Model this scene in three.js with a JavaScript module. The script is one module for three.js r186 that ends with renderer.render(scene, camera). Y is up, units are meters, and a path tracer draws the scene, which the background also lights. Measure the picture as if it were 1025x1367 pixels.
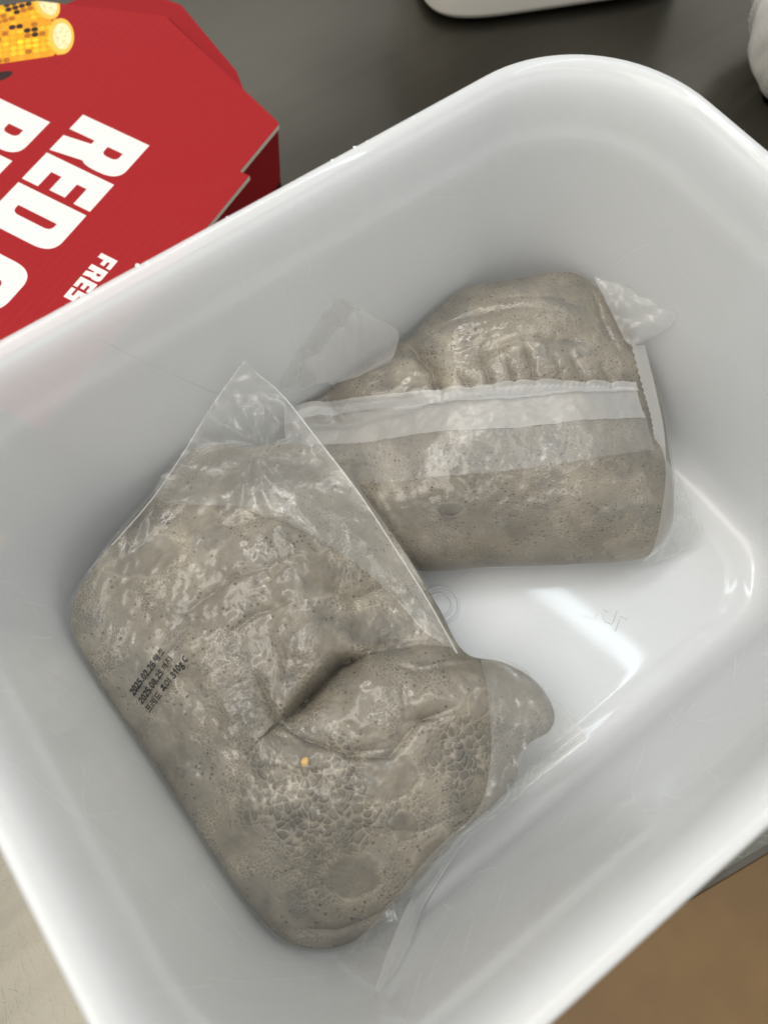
import * as THREE from 'three';
import { mergeGeometries } from 'three/addons/utils/BufferGeometryUtils.js';
import { RectAreaLightUniformsLib } from 'three/addons/lights/RectAreaLightUniformsLib.js';

// ---------------------------------------------------------------- camera, room light, exposure
const scene = new THREE.Scene();
const camera = new THREE.PerspectiveCamera(67, 767 / 1024, 0.02, 20);
camera.position.set(-0.0864, 0.3889, 0.0676);
camera.up.set(0.5478, 0.3621, -0.7542);
camera.lookAt(-0.0864 + 0.2160, 0.3889 - 0.9321, 0.0676 - 0.2906);
camera.focus = 0.36;
camera.userData.fStop = 7;
{ // the room around: dim walls, a pale ceiling
  const d = new Float32Array(64 * 64 * 4);
  for (let j = 0; j < 64; j++) for (let i = 0; i < 64; i++) { const e = ((j + 0.5) / 64 - 0.5) * 180, t = Math.min(1, Math.max(0, (e - 38) / 26)), k = 0.47 + 0.1 * t * t * (3 - 2 * t); d.set([k, k * 0.99, k * 0.94, 1], (j * 64 + i) * 4); }
  const t = new THREE.DataTexture(d, 64, 64, THREE.RGBAFormat, THREE.FloatType); t.mapping = THREE.EquirectangularReflectionMapping; t.magFilter = THREE.LinearFilter; t.needsUpdate = true; scene.background = t;
}
const renderer = new THREE.WebGLRenderer({ antialias: true });
renderer.setSize(767, 1024);
renderer.toneMapping = THREE.LinearToneMapping;
renderer.toneMappingExposure = 1.35;
renderer.shadowMap.enabled = true;
RectAreaLightUniformsLib.init();

// ---------------------------------------------------------------- small helpers
const V3 = THREE.Vector3;
const mm = (a) => new V3(a[0] / 1000, a[1] / 1000, a[2] / 1000);
const clamp = (x, a, b) => Math.min(b, Math.max(a, x)), lerp = (a, b, t) => a + (b - a) * t;
const smooth = (x, a, b) => { const t = clamp((x - a) / (b - a), 0, 1); return t * t * (3 - 2 * t); };
const hash = (x, y, s = 0) => { let h = Math.imul(x | 0, 374761393) ^ Math.imul(y | 0, 668265263) ^ Math.imul(s | 0, 1442695041); h = Math.imul(h ^ (h >>> 13), 1274126177); h ^= h >>> 16; h = Math.imul(h, 2246822519); return ((h ^ (h >>> 15)) >>> 0) / 4294967296; };
const noise = (x, y, s = 0) => {                                   // value noise, 0..1
  const ix = Math.floor(x), iy = Math.floor(y), fx = x - ix, fy = y - iy, u = fx * fx * fx * (fx * (fx * 6 - 15) + 10), v = fy * fy * fy * (fy * (fy * 6 - 15) + 10);
  return lerp(lerp(hash(ix, iy, s), hash(ix + 1, iy, s), u), lerp(hash(ix, iy + 1, s), hash(ix + 1, iy + 1, s), u), v);
};
const fbm = (x, y, s = 0, o = 4) => { let a = 0.5, t = 0, n = 0; for (let i = 0; i < o; i++) { t += a * noise(x, y, s + i * 17); n += a; a *= 0.5; x = x * 2.03 + 3.1; y = y * 2.03 + 1.7; } return t / n; };
const ridge = (x, y, s = 0, o = 3) => { let a = 0.5, t = 0, n = 0; for (let i = 0; i < o; i++) { const r = 1 - Math.abs(2 * noise(x, y, s + i * 23) - 1); t += a * r * r * r; n += a; a *= 0.5; x = x * 1.9 + 5.3; y = y * 1.9 + 2.9; } return t / n; };
const cell = (x, y, s = 0) => {                                    // Worley: [F1, F2, id]
  const ix = Math.floor(x), iy = Math.floor(y); let a = 9, b = 9, id = 0;
  for (let j = -1; j < 2; j++) for (let i = -1; i < 2; i++) {
    const cx = ix + i, cy = iy + j, dx = cx + hash(cx, cy, s) - x, dy = cy + hash(cx, cy, s + 1) - y, d = dx * dx + dy * dy;
    if (d < a) { b = a; a = d; id = hash(cx, cy, s + 2); } else if (d < b) b = d;
  }
  return [Math.sqrt(a), Math.sqrt(b), id];
};
const facet = (x, z, f, sd, turn = 0, st = 1) => { const c = Math.cos(turn), n = Math.sin(turn), q = cell((x * c + z * n) * f / st + 50, (z * c - x * n) * f * st + 50, sd); return q[1] - q[0]; };
let seed = 7;
const rnd = () => { seed = (seed + 0x6d2b79f5) | 0; let t = Math.imul(seed ^ (seed >>> 15), 1 | seed); t = (t + Math.imul(t ^ (t >>> 7), 61 | t)) ^ t; return ((t ^ (t >>> 14)) >>> 0) / 4294967296; };
function tex(w, h, f, srgb = false, repeat = true) {               // f(u, v) -> grey or [r, g, b] in 0..1
  const d = new Uint8Array(w * h * 4);
  for (let j = 0; j < h; j++) for (let i = 0; i < w; i++) {
    const c = f((i + 0.5) / w, (j + 0.5) / h), o = (j * w + i) * 4;
    for (let k = 0; k < 3; k++) { let x = typeof c === 'number' ? c : c[k]; x = clamp(x, 0, 1); if (srgb) x = x < 0.0031308 ? x * 12.92 : 1.055 * Math.pow(x, 1 / 2.4) - 0.055; d[o + k] = x * 255 + 0.5; }
    d[o + 3] = 255;
  }
  return finish(new THREE.DataTexture(d, w, h), srgb, repeat);
}
function finish(t, srgb, repeat) {
  t.magFilter = THREE.LinearFilter; t.minFilter = THREE.LinearFilter;
  t.wrapS = t.wrapT = repeat ? THREE.RepeatWrapping : THREE.ClampToEdgeWrapping;
  if (srgb) t.colorSpace = THREE.SRGBColorSpace;
  t.needsUpdate = true; return t;
}
const rgb = (r, g, b) => new THREE.Color().setRGB(r, g, b);
function add(name, geo, mat, parent = scene) { const m = new THREE.Mesh(geo, mat); m.name = name; m.castShadow = m.receiveShadow = true; parent.add(m); return m; }
function thing(name, label, category, at = [0, 0, 0], group) {
  const g = new THREE.Group(); g.name = name; g.position.set(...at); g.userData = { label, category }; if (group) g.userData.group = group; scene.add(g); return g;
}
function gridGeo(nu, nv, f) {                                      // f(s, t) -> {p: V3, uv: [u, v]}
  const p = [], uv = [], ix = [];
  for (let j = 0; j <= nv; j++) for (let i = 0; i <= nu; i++) { const r = f(i / nu, j / nv); p.push(r.p.x, r.p.y, r.p.z); uv.push(r.uv ? r.uv[0] : i / nu, r.uv ? r.uv[1] : j / nv); }
  for (let j = 0; j < nv; j++) for (let i = 0; i < nu; i++) { const a = j * (nu + 1) + i, b = a + 1, c = a + nu + 1, d = c + 1; ix.push(a, c, b, b, c, d); }
  const g = new THREE.BufferGeometry();
  g.setAttribute('position', new THREE.Float32BufferAttribute(p, 3)); g.setAttribute('uv', new THREE.Float32BufferAttribute(uv, 2)); g.setIndex(ix); g.computeVertexNormals(); return g;
}
function slab(poly, y0, y1, round = 0) {                           // poly [[x, z]] in metres, extruded from y0 to y1
  const s = new THREE.Shape(poly.map(([x, z]) => new THREE.Vector2(x, -z)));
  const g = new THREE.ExtrudeGeometry(s, { depth: y1 - y0 - 2 * round, bevelEnabled: round > 0, bevelSize: round, bevelThickness: round, bevelOffset: -round, bevelSegments: 2, curveSegments: 8 });
  g.rotateX(-Math.PI / 2); g.translate(0, y0 + round, 0); return g;
}
const spline = (pts, closed = false) => new THREE.CatmullRomCurve3(pts, closed, 'centripetal');

// ---------------------------------------------------------------- lamps of the kitchen ceiling
function ceilingLamp(label, x, y, z, w, h, tilt, color, power) {
  const g = thing('ceiling_lamp', label, 'lamp', [x, y, z]);
  if (scene.children.some((o) => o !== g && o.name === 'ceiling_lamp')) g.name = 'ceiling_lamp_00' + scene.children.filter((o) => /^ceiling_lamp/.test(o.name)).length;
  g.rotation.y = tilt;
  const housing = new THREE.BoxGeometry(w + 0.04, 0.05, h + 0.04); housing.translate(0, 0.035, 0);
  add('housing', housing, new THREE.MeshStandardMaterial({ color: 0xdddddd, roughness: 0.5 }), g);
  const diff = new THREE.BoxGeometry(w, 0.008, h); diff.translate(0, 0.004, 0);
  add('diffuser', diff, new THREE.MeshStandardMaterial({ color: 0xffffff, emissive: color, emissiveIntensity: 0.4, roughness: 0.6 }), g);
  const l = new THREE.RectAreaLight(color, power, w, h); l.name = 'lamp_light'; l.position.set(0, -0.006, 0); l.rotation.x = -Math.PI / 2; g.add(l);
  return g;
}
ceilingLamp('long cool white ceiling lamp over the right side of the bin', 0.62, 1.6, 0.06, 0.06, 1.2, 0.25, rgb(0.8, 0.93, 1), 13);
ceilingLamp('wide white ceiling lamp behind the bin', -0.1, 1.7, -0.65, 1.2, 0.22, 0, rgb(1, 0.985, 0.96), 10);
ceilingLamp('warm white ceiling lamp over the left side', -0.85, 1.6, -0.1, 1.1, 1.1, 0, rgb(1, 0.95, 0.86), 3.2);
ceilingLamp('white ceiling lamp in front of the table', 0.15, 1.7, 1.0, 1.3, 0.16, 0, rgb(1, 0.985, 0.96), 5);

// ---------------------------------------------------------------- floor and worktable
const floorTex = tex(512, 512, (u, v) => { const n = fbm(u * 8, v * 8, 3, 4), m = fbm(u * 40, v * 40, 9, 3); const k = 0.75 + 0.4 * n + 0.2 * m; return [0.215 * k, 0.125 * k, 0.046 * k]; }, true);
floorTex.repeat.set(0.6, 0.6);
const floorGeo = new THREE.PlaneGeometry(8, 8); floorGeo.rotateX(-Math.PI / 2);
{ const uv = floorGeo.attributes.uv; for (let i = 0; i < uv.count; i++) uv.setXY(i, uv.getX(i) * 8, uv.getY(i) * 8); }
const floor = add('floor', floorGeo, new THREE.MeshStandardMaterial({ map: floorTex, roughness: 0.5 }));
floor.position.y = -0.8; floor.userData = { kind: 'structure' };

const scratch = (() => {                                           // fine swirling scratches
  const c = document.createElement('canvas'); c.width = c.height = 1024; const x = c.getContext('2d');
  x.fillStyle = '#808080'; x.fillRect(0, 0, 1024, 1024);
  for (let i = 0; i < 5200; i++) {
    const a = rnd() * 6.28, l = 20 + rnd() * 150, px = rnd() * 1024, py = rnd() * 1024, b = (rnd() - 0.5) * 50;
    x.strokeStyle = rnd() > 0.5 ? 'rgba(255,255,255,' + (0.06 + 0.3 * rnd()) + ')' : 'rgba(0,0,0,' + (0.06 + 0.25 * rnd()) + ')'; x.lineWidth = 0.6 + rnd() * 1.2;
    for (const ox of [-1024, 0, 1024]) { x.beginPath(); x.moveTo(px + ox, py); x.quadraticCurveTo(px + ox + Math.cos(a) * l / 2 - Math.sin(a) * b, py + Math.sin(a) * l / 2 + Math.cos(a) * b, px + ox + Math.cos(a) * l, py + Math.sin(a) * l); x.stroke(); }
  }
  return finish(new THREE.CanvasTexture(c), false, true);
})();
scratch.repeat.set(20, 20);
const steelTone = tex(1024, 1024, (u, v) => { const k = 0.75 + 1.2 * (fbm(u * 11, v * 11, 31, 3) - 0.5) + 0.06 * noise(u * 8, v * 600, 5); return [0.2 * k, 0.192 * k, 0.166 * k]; }, true);
const steel = new THREE.MeshStandardMaterial({ color: 0xffffff, map: steelTone, metalness: 1, roughness: 0.25, bumpMap: scratch, bumpScale: 0.00013 });
const table = thing('worktable', 'stainless steel worktable with a scratched top under the white bin', 'table');
const zEdge = (x) => 0.1785 + 0.17 * (x - 0.018);
{
  const top = gridGeo(1, 1, (s, t) => { const x = lerp(-1.1, 1.3, s), z = lerp(-1.4, zEdge(x), t); return { p: new V3(x, 0, z), uv: [x * 0.35 + 0.5, z * 0.35 + 0.6] }; });
  add('table_top', top, steel, table);
  const prof = [[0, 0], [0.003, -0.001], [0.0045, -0.004], [0.0045, -0.03], [0.002, -0.03], [0.002, -0.005]];
  const lip = gridGeo(1, prof.length - 1, (s, t) => { const x = lerp(-1.1, 1.3, s), [d, y] = prof[Math.round(t * (prof.length - 1))]; return { p: new V3(x - d * 0.17, y, zEdge(x) + d), uv: [x, y] }; });
  add('table_edge', lip, steel, table);
  const under = gridGeo(1, 1, (s, t) => { const x = lerp(-1.1, 1.3, 1 - s), z = lerp(-1.4, zEdge(x), t); return { p: new V3(x, -0.004, z), uv: [x, z] }; });
  add('underside', under, new THREE.MeshStandardMaterial({ color: 0x555550, roughness: 0.6, metalness: 0.6 }), table);
  for (const [x, z] of [[-0.02, 0.09], [1.2, 0.3], [-1, -1.3], [1.2, -1.3]]) { const l = new THREE.CylinderGeometry(0.02, 0.02, 0.79, 20); l.translate(x, -0.402, z); add('leg', l, new THREE.MeshStandardMaterial({ color: 0x141414, roughness: 0.5 }), table); }
}

// ---------------------------------------------------------------- white plastic bin
const A = 0.1758, B = 0.1336;
const profile = [                                                   // [inset from the outer rim, height, corner radius]
  [0.12, 0.0042, 0.002], [0.09, 0.0036, 0.02], [0.06, 0.0031, 0.028], [0.047, 0.003, 0.031], [0.0435, 0.003, 0.032], [0.0415, 0.0034, 0.033], [0.040, 0.0042, 0.034],
  [0.037, 0.0048, 0.035], [0.033, 0.0055, 0.037], [0.0295, 0.0072, 0.039], [0.0262, 0.0106, 0.041], [0.0238, 0.0155, 0.042], [0.0225, 0.022, 0.043], [0.0208, 0.04, 0.045], [0.0186, 0.07, 0.047], [0.0168, 0.1, 0.05], [0.0153, 0.126, 0.053], [0.0149, 0.1315, 0.0535],
  [0.0143, 0.1345, 0.054], [0.0135, 0.1375, 0.0545], [0.0129, 0.141, 0.055], [0.0122, 0.146, 0.0555], [0.011, 0.1515, 0.056], [0.0092, 0.1562, 0.057], [0.0068, 0.1595, 0.059], [0.0042, 0.1614, 0.061], [0.002, 0.1615, 0.062], [0.0007, 0.1605, 0.063], [0, 0.1585, 0.063],
  [0, 0.154, 0.063], [0.0003, 0.149, 0.063], [0.002, 0.1488, 0.062], [0.0026, 0.152, 0.062], [0.004, 0.156, 0.061], [0.0066, 0.155, 0.06], [0.0092, 0.148, 0.058], [0.0108, 0.138, 0.056], [0.0126, 0.131, 0.052], [0.0143, 0.1, 0.049], [0.0185, 0.04, 0.044], [0.021, 0.014, 0.042], [0.024, 0.006, 0.04], [0.03, 0.0008, 0.038], [0.034, 0.0005, 0.036], [0.06, 0.0006, 0.03], [0.12, 0.001, 0.002]];
function ringPoint(k, n, hx, hz, r) {                              // k-th of 4n points round a rounded rectangle
  const q = Math.floor(k / n), i = k % n, arc = Math.floor(n * 0.6);
  const c = [[1, -1], [1, 1], [-1, 1], [-1, -1]][q], nx = [[1, 1], [-1, 1], [-1, -1], [1, -1]][q];
  const a = (q - 1) * Math.PI / 2, cx = c[0] * (hx - r), cz = c[1] * (hz - r);
  if (i <= arc) { const t = a + (i / arc) * Math.PI / 2; return [cx + r * Math.cos(t), cz + r * Math.sin(t)]; }
  const t = (i - arc) / (n - arc), e = a + Math.PI / 2, nxt = c === null ? 0 : [nx[0] * (hx - r), nx[1] * (hz - r)];
  const px = cx + r * Math.cos(e), pz = cz + r * Math.sin(e), qx = nxt[0] + r * Math.cos(e), qz = nxt[1] + r * Math.sin(e);
  return [lerp(px, qx, t), lerp(pz, qz, t)];
}
const inner = profile.slice(0, 26);
function insetAt(y) { for (let i = 9; i < inner.length - 1; i++) if (y <= inner[i + 1][1]) { const t = clamp((y - inner[i][1]) / (inner[i + 1][1] - inner[i][1]), 0, 1); return [lerp(inner[i][0], inner[i + 1][0], t), lerp(inner[i][2], inner[i + 1][2], t)]; } return [0.012, 0.056]; }
function keepIn(p, gap = 0.0012) {                                  // push a point inside the bin
  const [d, r] = insetAt(Math.max(p.y, 0.008)), hx = A - d - gap, hz = B - d - gap;
  p.x = clamp(p.x, -hx, hx); p.z = clamp(p.z, -hz, hz);
  const dx = Math.abs(p.x) - (hx - r), dz = Math.abs(p.z) - (hz - r);
  if (dx > 0 && dz > 0) { const l = Math.hypot(dx, dz); if (l > r) { p.x = Math.sign(p.x) * (hx - r + dx * r / l); p.z = Math.sign(p.z) * (hz - r + dz * r / l); } }
  return p;
}
const binBump = tex(1024, 1024, (u, v) => 0.5 + 0.25 * (fbm(u * 60, v * 60, 71, 3) - 0.5) + 0.5 * (noise(u * 14, v * 14, 4) - 0.5));
const coatMap = (() => {                                            // scuffs on the plastic
  const c = document.createElement('canvas'); c.width = c.height = 1024; const x = c.getContext('2d'); x.fillStyle = 'rgb(15,15,15)'; x.fillRect(0, 0, 1024, 1024);
  for (let i = 0; i < 420; i++) { const a = rnd() * 6.28, l = 10 + rnd() * 120, px = rnd() * 1024, py = rnd() * 1024; x.strokeStyle = 'rgba(255,255,255,' + (0.1 + 0.35 * rnd()) + ')'; x.lineWidth = 0.7 + rnd() * 1.4; x.beginPath(); x.moveTo(px, py); x.quadraticCurveTo(px + Math.cos(a) * l * 0.5 + (rnd() - 0.5) * 14, py + Math.sin(a) * l * 0.5 + (rnd() - 0.5) * 14, px + Math.cos(a) * l, py + Math.sin(a) * l); x.stroke(); }
  return finish(new THREE.CanvasTexture(c), false, true);
})();
const binWhite = new THREE.MeshPhysicalMaterial({ color: rgb(0.875, 0.89, 0.905), roughness: 0.42, ior: 1.5, transmission: 0.45, thickness: 0, clearcoat: 0.8, clearcoatRoughness: 1, clearcoatRoughnessMap: coatMap, bumpMap: binBump, bumpScale: 0.0004 });
const bin = thing('plastic_bin', 'deep white plastic bin with rounded corners holding two bags of dough', 'bin');
{
  const n = 36, N = n * 4, p = [], uv = [], rows = profile.length;
  for (const [d, y, r] of profile) for (let k = 0; k <= N; k++) { const [x, z] = ringPoint(k % N, n, A - d, B - d, Math.max(0.001, Math.min(r, A - d - 0.0005, B - d - 0.0005))); p.push(x, y, z); uv.push(x * 4 + y * 2, z * 4 + y * 2); }
  const idx = (j0, j1) => { const ix = []; for (let j = j0; j < j1; j++) for (let k = 0; k < N; k++) { const a = j * (N + 1) + k, b = a + 1, c = a + N + 1, e = c + 1; ix.push(a, c, b, b, c, e); } return ix; };
  const cap = (j, y, flip) => { const c = p.length / 3; p.push(0, y, 0); uv.push(0, 0); const ix = []; for (let k = 0; k < N; k++) { const a = j * (N + 1) + k; flip ? ix.push(c, a + 1, a) : ix.push(c, a, a + 1); } return ix; };
  const c0 = cap(0, 0.0043, false), c1 = cap(rows - 1, 0.001, true);
  const all = new THREE.BufferGeometry();
  all.setAttribute('position', new THREE.Float32BufferAttribute(p, 3)); all.setAttribute('uv', new THREE.Float32BufferAttribute(uv, 2));
  all.setIndex([...c0, ...idx(0, rows - 1), ...c1]); all.computeVertexNormals();
  const nr = all.attributes.normal;
  for (let j = 0; j < rows; j++) { const a = j * (N + 1), b = a + N; const v = new V3(nr.getX(a) + nr.getX(b), nr.getY(a) + nr.getY(b), nr.getZ(a) + nr.getZ(b)).normalize(); nr.setXYZ(a, v.x, v.y, v.z); nr.setXYZ(b, v.x, v.y, v.z); }
  const take = (ix) => { const g = new THREE.BufferGeometry(); for (const k of ['position', 'uv', 'normal']) g.setAttribute(k, all.attributes[k]); g.setIndex(ix); return g; };
  add('basin', take([...c0, ...idx(0, 17), ...idx(36, rows - 1), ...c1]), binWhite, bin);
  add('rim', take(idx(17, 36)), binWhite, bin);
  // moulded rings where the plastic was injected, and a small recycling-like raised square
  const rings = [];
  for (const r of [0.006, 0.0095]) { const t = new THREE.TorusGeometry(r, 0.0009, 8, 48); t.rotateX(Math.PI / 2); t.translate(-0.004, 0.0041, 0.0055); rings.push(t); }
  add('moulded_ring', mergeGeometries(rings), binWhite, bin);
}
const fleck = new THREE.MeshStandardMaterial({ color: 0xf4f4f2, roughness: 0.7 });
{ // shavings left on the rim and a small moulded mark on the floor
  const spots = [[35.7,162.0,-134.0], [39.6,162.0,-133.5], [46.7,162.0,-134.5], [52.0,162.0,-134.0], [63.9,162.0,-133.5], [74.0,162.0,-133.4], [-49.2,162.0,-134.1], [-45.8,162.0,-133.7], [-11.5,162.0,-133.7]];
  for (const a of spots) { const g = new THREE.IcosahedronGeometry(0.00035 + 0.0003 * rnd(), 1); g.scale(1 + rnd(), 0.8, 0.6 + rnd()); g.rotateY(rnd() * 6); const q = mm(a); add('plastic_burr', g, fleck, bin).position.set(q.x, 0.1608, -B + 0.0008 + 0.0015 * rnd()); }
  const o = mm([61.3,3.0,64.5]), ms = [], bar = (x, z, l, r) => { const g = new THREE.CapsuleGeometry(0.00022, l, 4, 8); g.rotateZ(Math.PI / 2); g.rotateY(r); g.translate(o.x + x, 0.0033, o.z + z); ms.push(g); };
  bar(0.001, 0.002, 0.007, 0.5); bar(0.003, -0.002, 0.007, 0.5); bar(-0.002, -0.0015, 0.004, 2.07); bar(0.006, 0.001, 0.004, 2.07); bar(-0.002, -0.006, 0.003, 1.2); bar(-0.004, -0.008, 0.003, 0.2); bar(0.001, -0.007, 0.002, 2);
  add('moulded_mark', mergeGeometries(ms), binWhite, bin);
}


// ---------------------------------------------------------------- bags of dough: a filled shape from its outline and a height field
function doughShape(o) {
  const c = spline(o.outline.map((a) => keepIn(mm(a), 0.002)), true).getPoints(1600);
  const cx = o.center[0] / 1000, cz = o.center[2] / 1000, M = 1440, R = new Float32Array(M + 1), E = new Float32Array(M + 1), seen = new Uint8Array(M + 1);
  let prev = null;
  for (const q of c) {
    const a = (Math.atan2(q.z - cz, q.x - cx) / (2 * Math.PI) + 1) % 1 * M, r = Math.hypot(q.x - cx, q.z - cz);
    if (prev) { let d = a - prev[0]; if (d > M / 2) d -= M; if (d < -M / 2) d += M; const n = Math.max(1, Math.ceil(Math.abs(d) * 2)); for (let i = 0; i <= n; i++) { const k = ((Math.round(prev[0] + d * i / n) % M) + M) % M; R[k] = lerp(prev[1], r, i / n); E[k] = lerp(prev[2], q.y, i / n); } }
    prev = [a, r, q.y];
  }
  R[M] = R[0]; E[M] = E[0];
  const polar = (x, z) => { const a = ((Math.atan2(z - cz, x - cx) / (2 * Math.PI) + 1) % 1) * M, k = Math.floor(a), f = a - k; return [Math.hypot(x - cx, z - cz) / lerp(R[k], R[k + 1], f), lerp(E[k], E[k + 1], f)]; };
  const rise = (rho) => Math.pow(Math.max(0, 1 - Math.pow(rho, o.n)), o.m);
  const top = (x, z) => { const [rho, e] = polar(x, z); if (rho >= 1) return -1; return e + (o.top(x, z) - e) * rise(rho); };
  const point = (th, rho) => { const a = th * M, k = Math.min(M - 1, Math.floor(a)), f = a - k, r = lerp(R[k], R[k + 1], f) * rho, t = th * 2 * Math.PI; return [cx + r * Math.cos(t), cz + r * Math.sin(t), lerp(E[k], E[k + 1], f)]; };
  return { top, point, rise, polar, o };
}
function doughGeo(S, offset, detail, nth = 860, nr = 230, from = 0) {
  const topG = gridGeo(nth, nr, (s, t) => {
    const rho = 1 - Math.pow(1 - lerp(from, 1, t), 1.5), [x, z, e] = S.point(s, rho);
    const y = e + (S.o.top(x, z) - e) * S.rise(rho) + detail(x, z) * Math.min(1, S.rise(rho) * 2);
    const k = 1 + offset * Math.pow(rho, 6) / 0.07;
    const cx = S.o.center[0] / 1000, cz = S.o.center[2] / 1000;
    const p = keepIn(new V3(cx + (x - cx) * k, y + offset, cz + (z - cz) * k), 0.0009 - Math.min(0.0006, offset)); return { p, uv: S.o.uv(p.x, p.y, p.z) };
  });
  return topG;
}
function bottomGeo(S, lift) {
  return gridGeo(300, 40, (s, t) => {
    const rho = Math.pow(1 - t, 0.7), [x, z, e] = S.point(s, rho), p = keepIn(new V3(x, e - (e - lift) * Math.sqrt(Math.max(0, 1 - Math.pow(rho, 4))), z)); return { p, uv: S.o.uv(p.x, p.y, p.z) };
  });
}
const bump = (x, z, a, r, h) => { const dx = x - a[0] / 1000, dz = z - a[2] / 1000; return h * Math.exp(-(dx * dx + dz * dz) / (r * r)); };
function crease(pts, depth, wl, wr) {                              // a groove along a line; wl, wr: how wide it is on each side
  const P = pts.map(mm);
  return (x, z) => {
    let best = 1e9, side = 1, tt = 0;
    for (let i = 0; i < P.length - 1; i++) {
      const ax = P[i].x, az = P[i].z, bx = P[i + 1].x - ax, bz = P[i + 1].z - az, L = bx * bx + bz * bz, t = clamp(((x - ax) * bx + (z - az) * bz) / L, 0, 1), dx = x - ax - bx * t, dz = z - az - bz * t, d = dx * dx + dz * dz;
      if (d < best) { best = d; side = bx * dz - bz * dx; tt = (i + t) / (P.length - 1); }
    }
    const d = Math.sqrt(best) / (side > 0 ? wl : wr); if (d > 3) return 0;
    return -depth * Math.exp(-d * 1.4) * Math.min(1, 0.25 + 3 * tt * (1 - tt) * 1.3);
  };
}
const sum = (list) => (x, z) => { let t = 0; for (const f of list) t += f(x, z); return t; };

// creases that fan out from a pinched point of the film
const burst = (a, n, r, h, sd) => { const c = mm(a); return (x, z) => { const dx = x - c.x, dz = z - c.z, d = Math.hypot(dx, dz), w = Math.atan2(dz, dx) * n / 6.2832 + 1.1 * noise(d * 90, 3, sd) + 40, q = Math.abs((w % 1) - 0.5) * 2; return h * (hash(Math.floor(w) % n, 4, sd) * 0.7 + 0.5) * Math.pow(1 - q, 1.6) * smooth(d, 0, 0.006) * (1 - smooth(d, r * 0.5, r)); }; };
// first bag: the large one lying across the left of the bin
const folds1 = sum([
  crease([[-52.5,50.0,11.7], [-64.2,50.0,7.3], [-80.0,50.0,10.1], [-100.3,50.0,14.0]], 0.022, 0.0013, 0.009),
  crease([[-11.0,50.0,37.8], [-31.6,50.0,21.2], [-58.3,50.0,7.5]], 0.012, 0.010, 0.006),
  crease([[-100.1,55.0,14.8], [-95.0,55.0,27.4], [-85.2,55.0,40.5], [-69.1,55.0,49.9]], 0.0045, 0.002, 0.005),
  crease([[-100.1,55.0,14.8], [-99.1,55.0,6.4], [-96.3,55.0,-7.9]], 0.0051, 0.003, 0.004),
  crease([[-14.7,50.0,42.4], [-39.9,50.0,32.2], [-45.9,50.0,23.8]], 0.0034, 0.002, 0.004),
  crease([[-41.0,50.0,54.8], [-57.4,50.0,44.8], [-49.3,50.0,31.2]], 0.0031, 0.003, 0.002),
  crease([[-102.5,30.0,100.2], [-115.3,30.0,97.7], [-127.7,30.0,93.8], [-139.6,30.0,84.1]], 0.0085, 0.002, 0.005),
  crease([[-32.8,40.0,92.4], [-51.1,40.0,89.8], [-77.8,45.0,82.9], [-96.9,45.0,67.2]], 0.0037, 0.003, 0.004),
  crease([[-88.3,60.0,40.0], [-71.1,60.0,52.6], [-52.4,60.0,47.9], [-36.3,55.0,53.2]], 0.0043, 0.002, 0.004),
  crease([[-18.8,60.0,-7.5], [-44.2,65.0,-11.6], [-58.8,65.0,-30.5]], 0.0051, 0.004, 0.004),
  crease([[-72.5,70.0,-68.2], [-51.9,70.0,-57.6], [-39.2,70.0,-35.4]], 0.0034, 0.003, 0.004),
  crease([[-107.1,60.0,-46.6], [-83.4,65.0,-46.3], [-61.2,65.0,-38.6]], 0.0034, 0.003, 0.003),
  crease([[-99.0,65.0,-27.2], [-82.3,65.0,-27.0], [-64.4,65.0,-22.1]], 0.0034, 0.002, 0.003),
]);
const bag1 = doughShape({
  center: [-95.4,40.0,1.9],
  outline: [[-148.4,55.0,-78.9], [-155.1,50.0,-51.6], [-156.3,42.0,-13.6], [-155.2,36.0,24.9], [-154.4,30.0,58.5], [-148.8,24.0,84.4], [-139.5,18.0,99.8], [-119.2,20.0,102.9], [-104.3,22.0,101.3], [-70.9,26.0,96.5], [-42.2,30.0,93.6], [-30.1,30.0,91.7], [-24.6,31.0,84.9], [-15.5,32.0,83.0], [-6.3,33.0,84.2], [-0.2,34.0,80.8], [2.7,36.0,66.5], [-4.3,38.0,49.0], [-16.3,42.0,36.1], [-14.0,45.0,12.3], [-12.2,50.0,-13.1], [-11.8,55.0,-40.1], [-13.4,60.0,-67.7], [-22.7,64.0,-84.5], [-43.8,66.0,-96.2], [-61.9,66.0,-108.9], [-93.4,62.0,-101.9], [-126.6,60.0,-90.2]],
  n: 2.7, m: 0.62,
  top: (x, z) => 0.056 + bump(x, z, [-82.6,60.0,-37.0], 0.045, 0.011) + bump(x, z, [-44.1,60.0,-65.7], 0.035, 0.014) + bump(x, z, [-32.3,60.0,-0.4], 0.022, -0.010) + bump(x, z, [-36.7,60.0,48.0], 0.028, 0.010) + bump(x, z, [-57.5,60.0,23.3], 0.013, 0.005) + bump(x, z, [-76.0,60.0,0.1], 0.011, 0.005)
    + bump(x, z, [-101.3,60.0,48.2], 0.03, 0.006) + bump(x, z, [-125.2,50.0,81.8], 0.03, -0.012) + bump(x, z, [-74.9,60.0,31.5], 0.016, 0.004) + bump(x, z, [-68.1,60.0,-6.0], 0.012, 0.006) + bump(x, z, [-135.8,40.0,-60.6], 0.02, -0.004)
    + folds1(x, z) + 0.006 * (fbm(x * 45, z * 45, 11, 2) - 0.5) + 0.0032 * (fbm(x * 140, z * 140, 12, 3) - 0.5),
  uv: (x, y, z) => [(x + 0.18) / 0.24, (z + 0.13) / 0.26],
});
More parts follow.
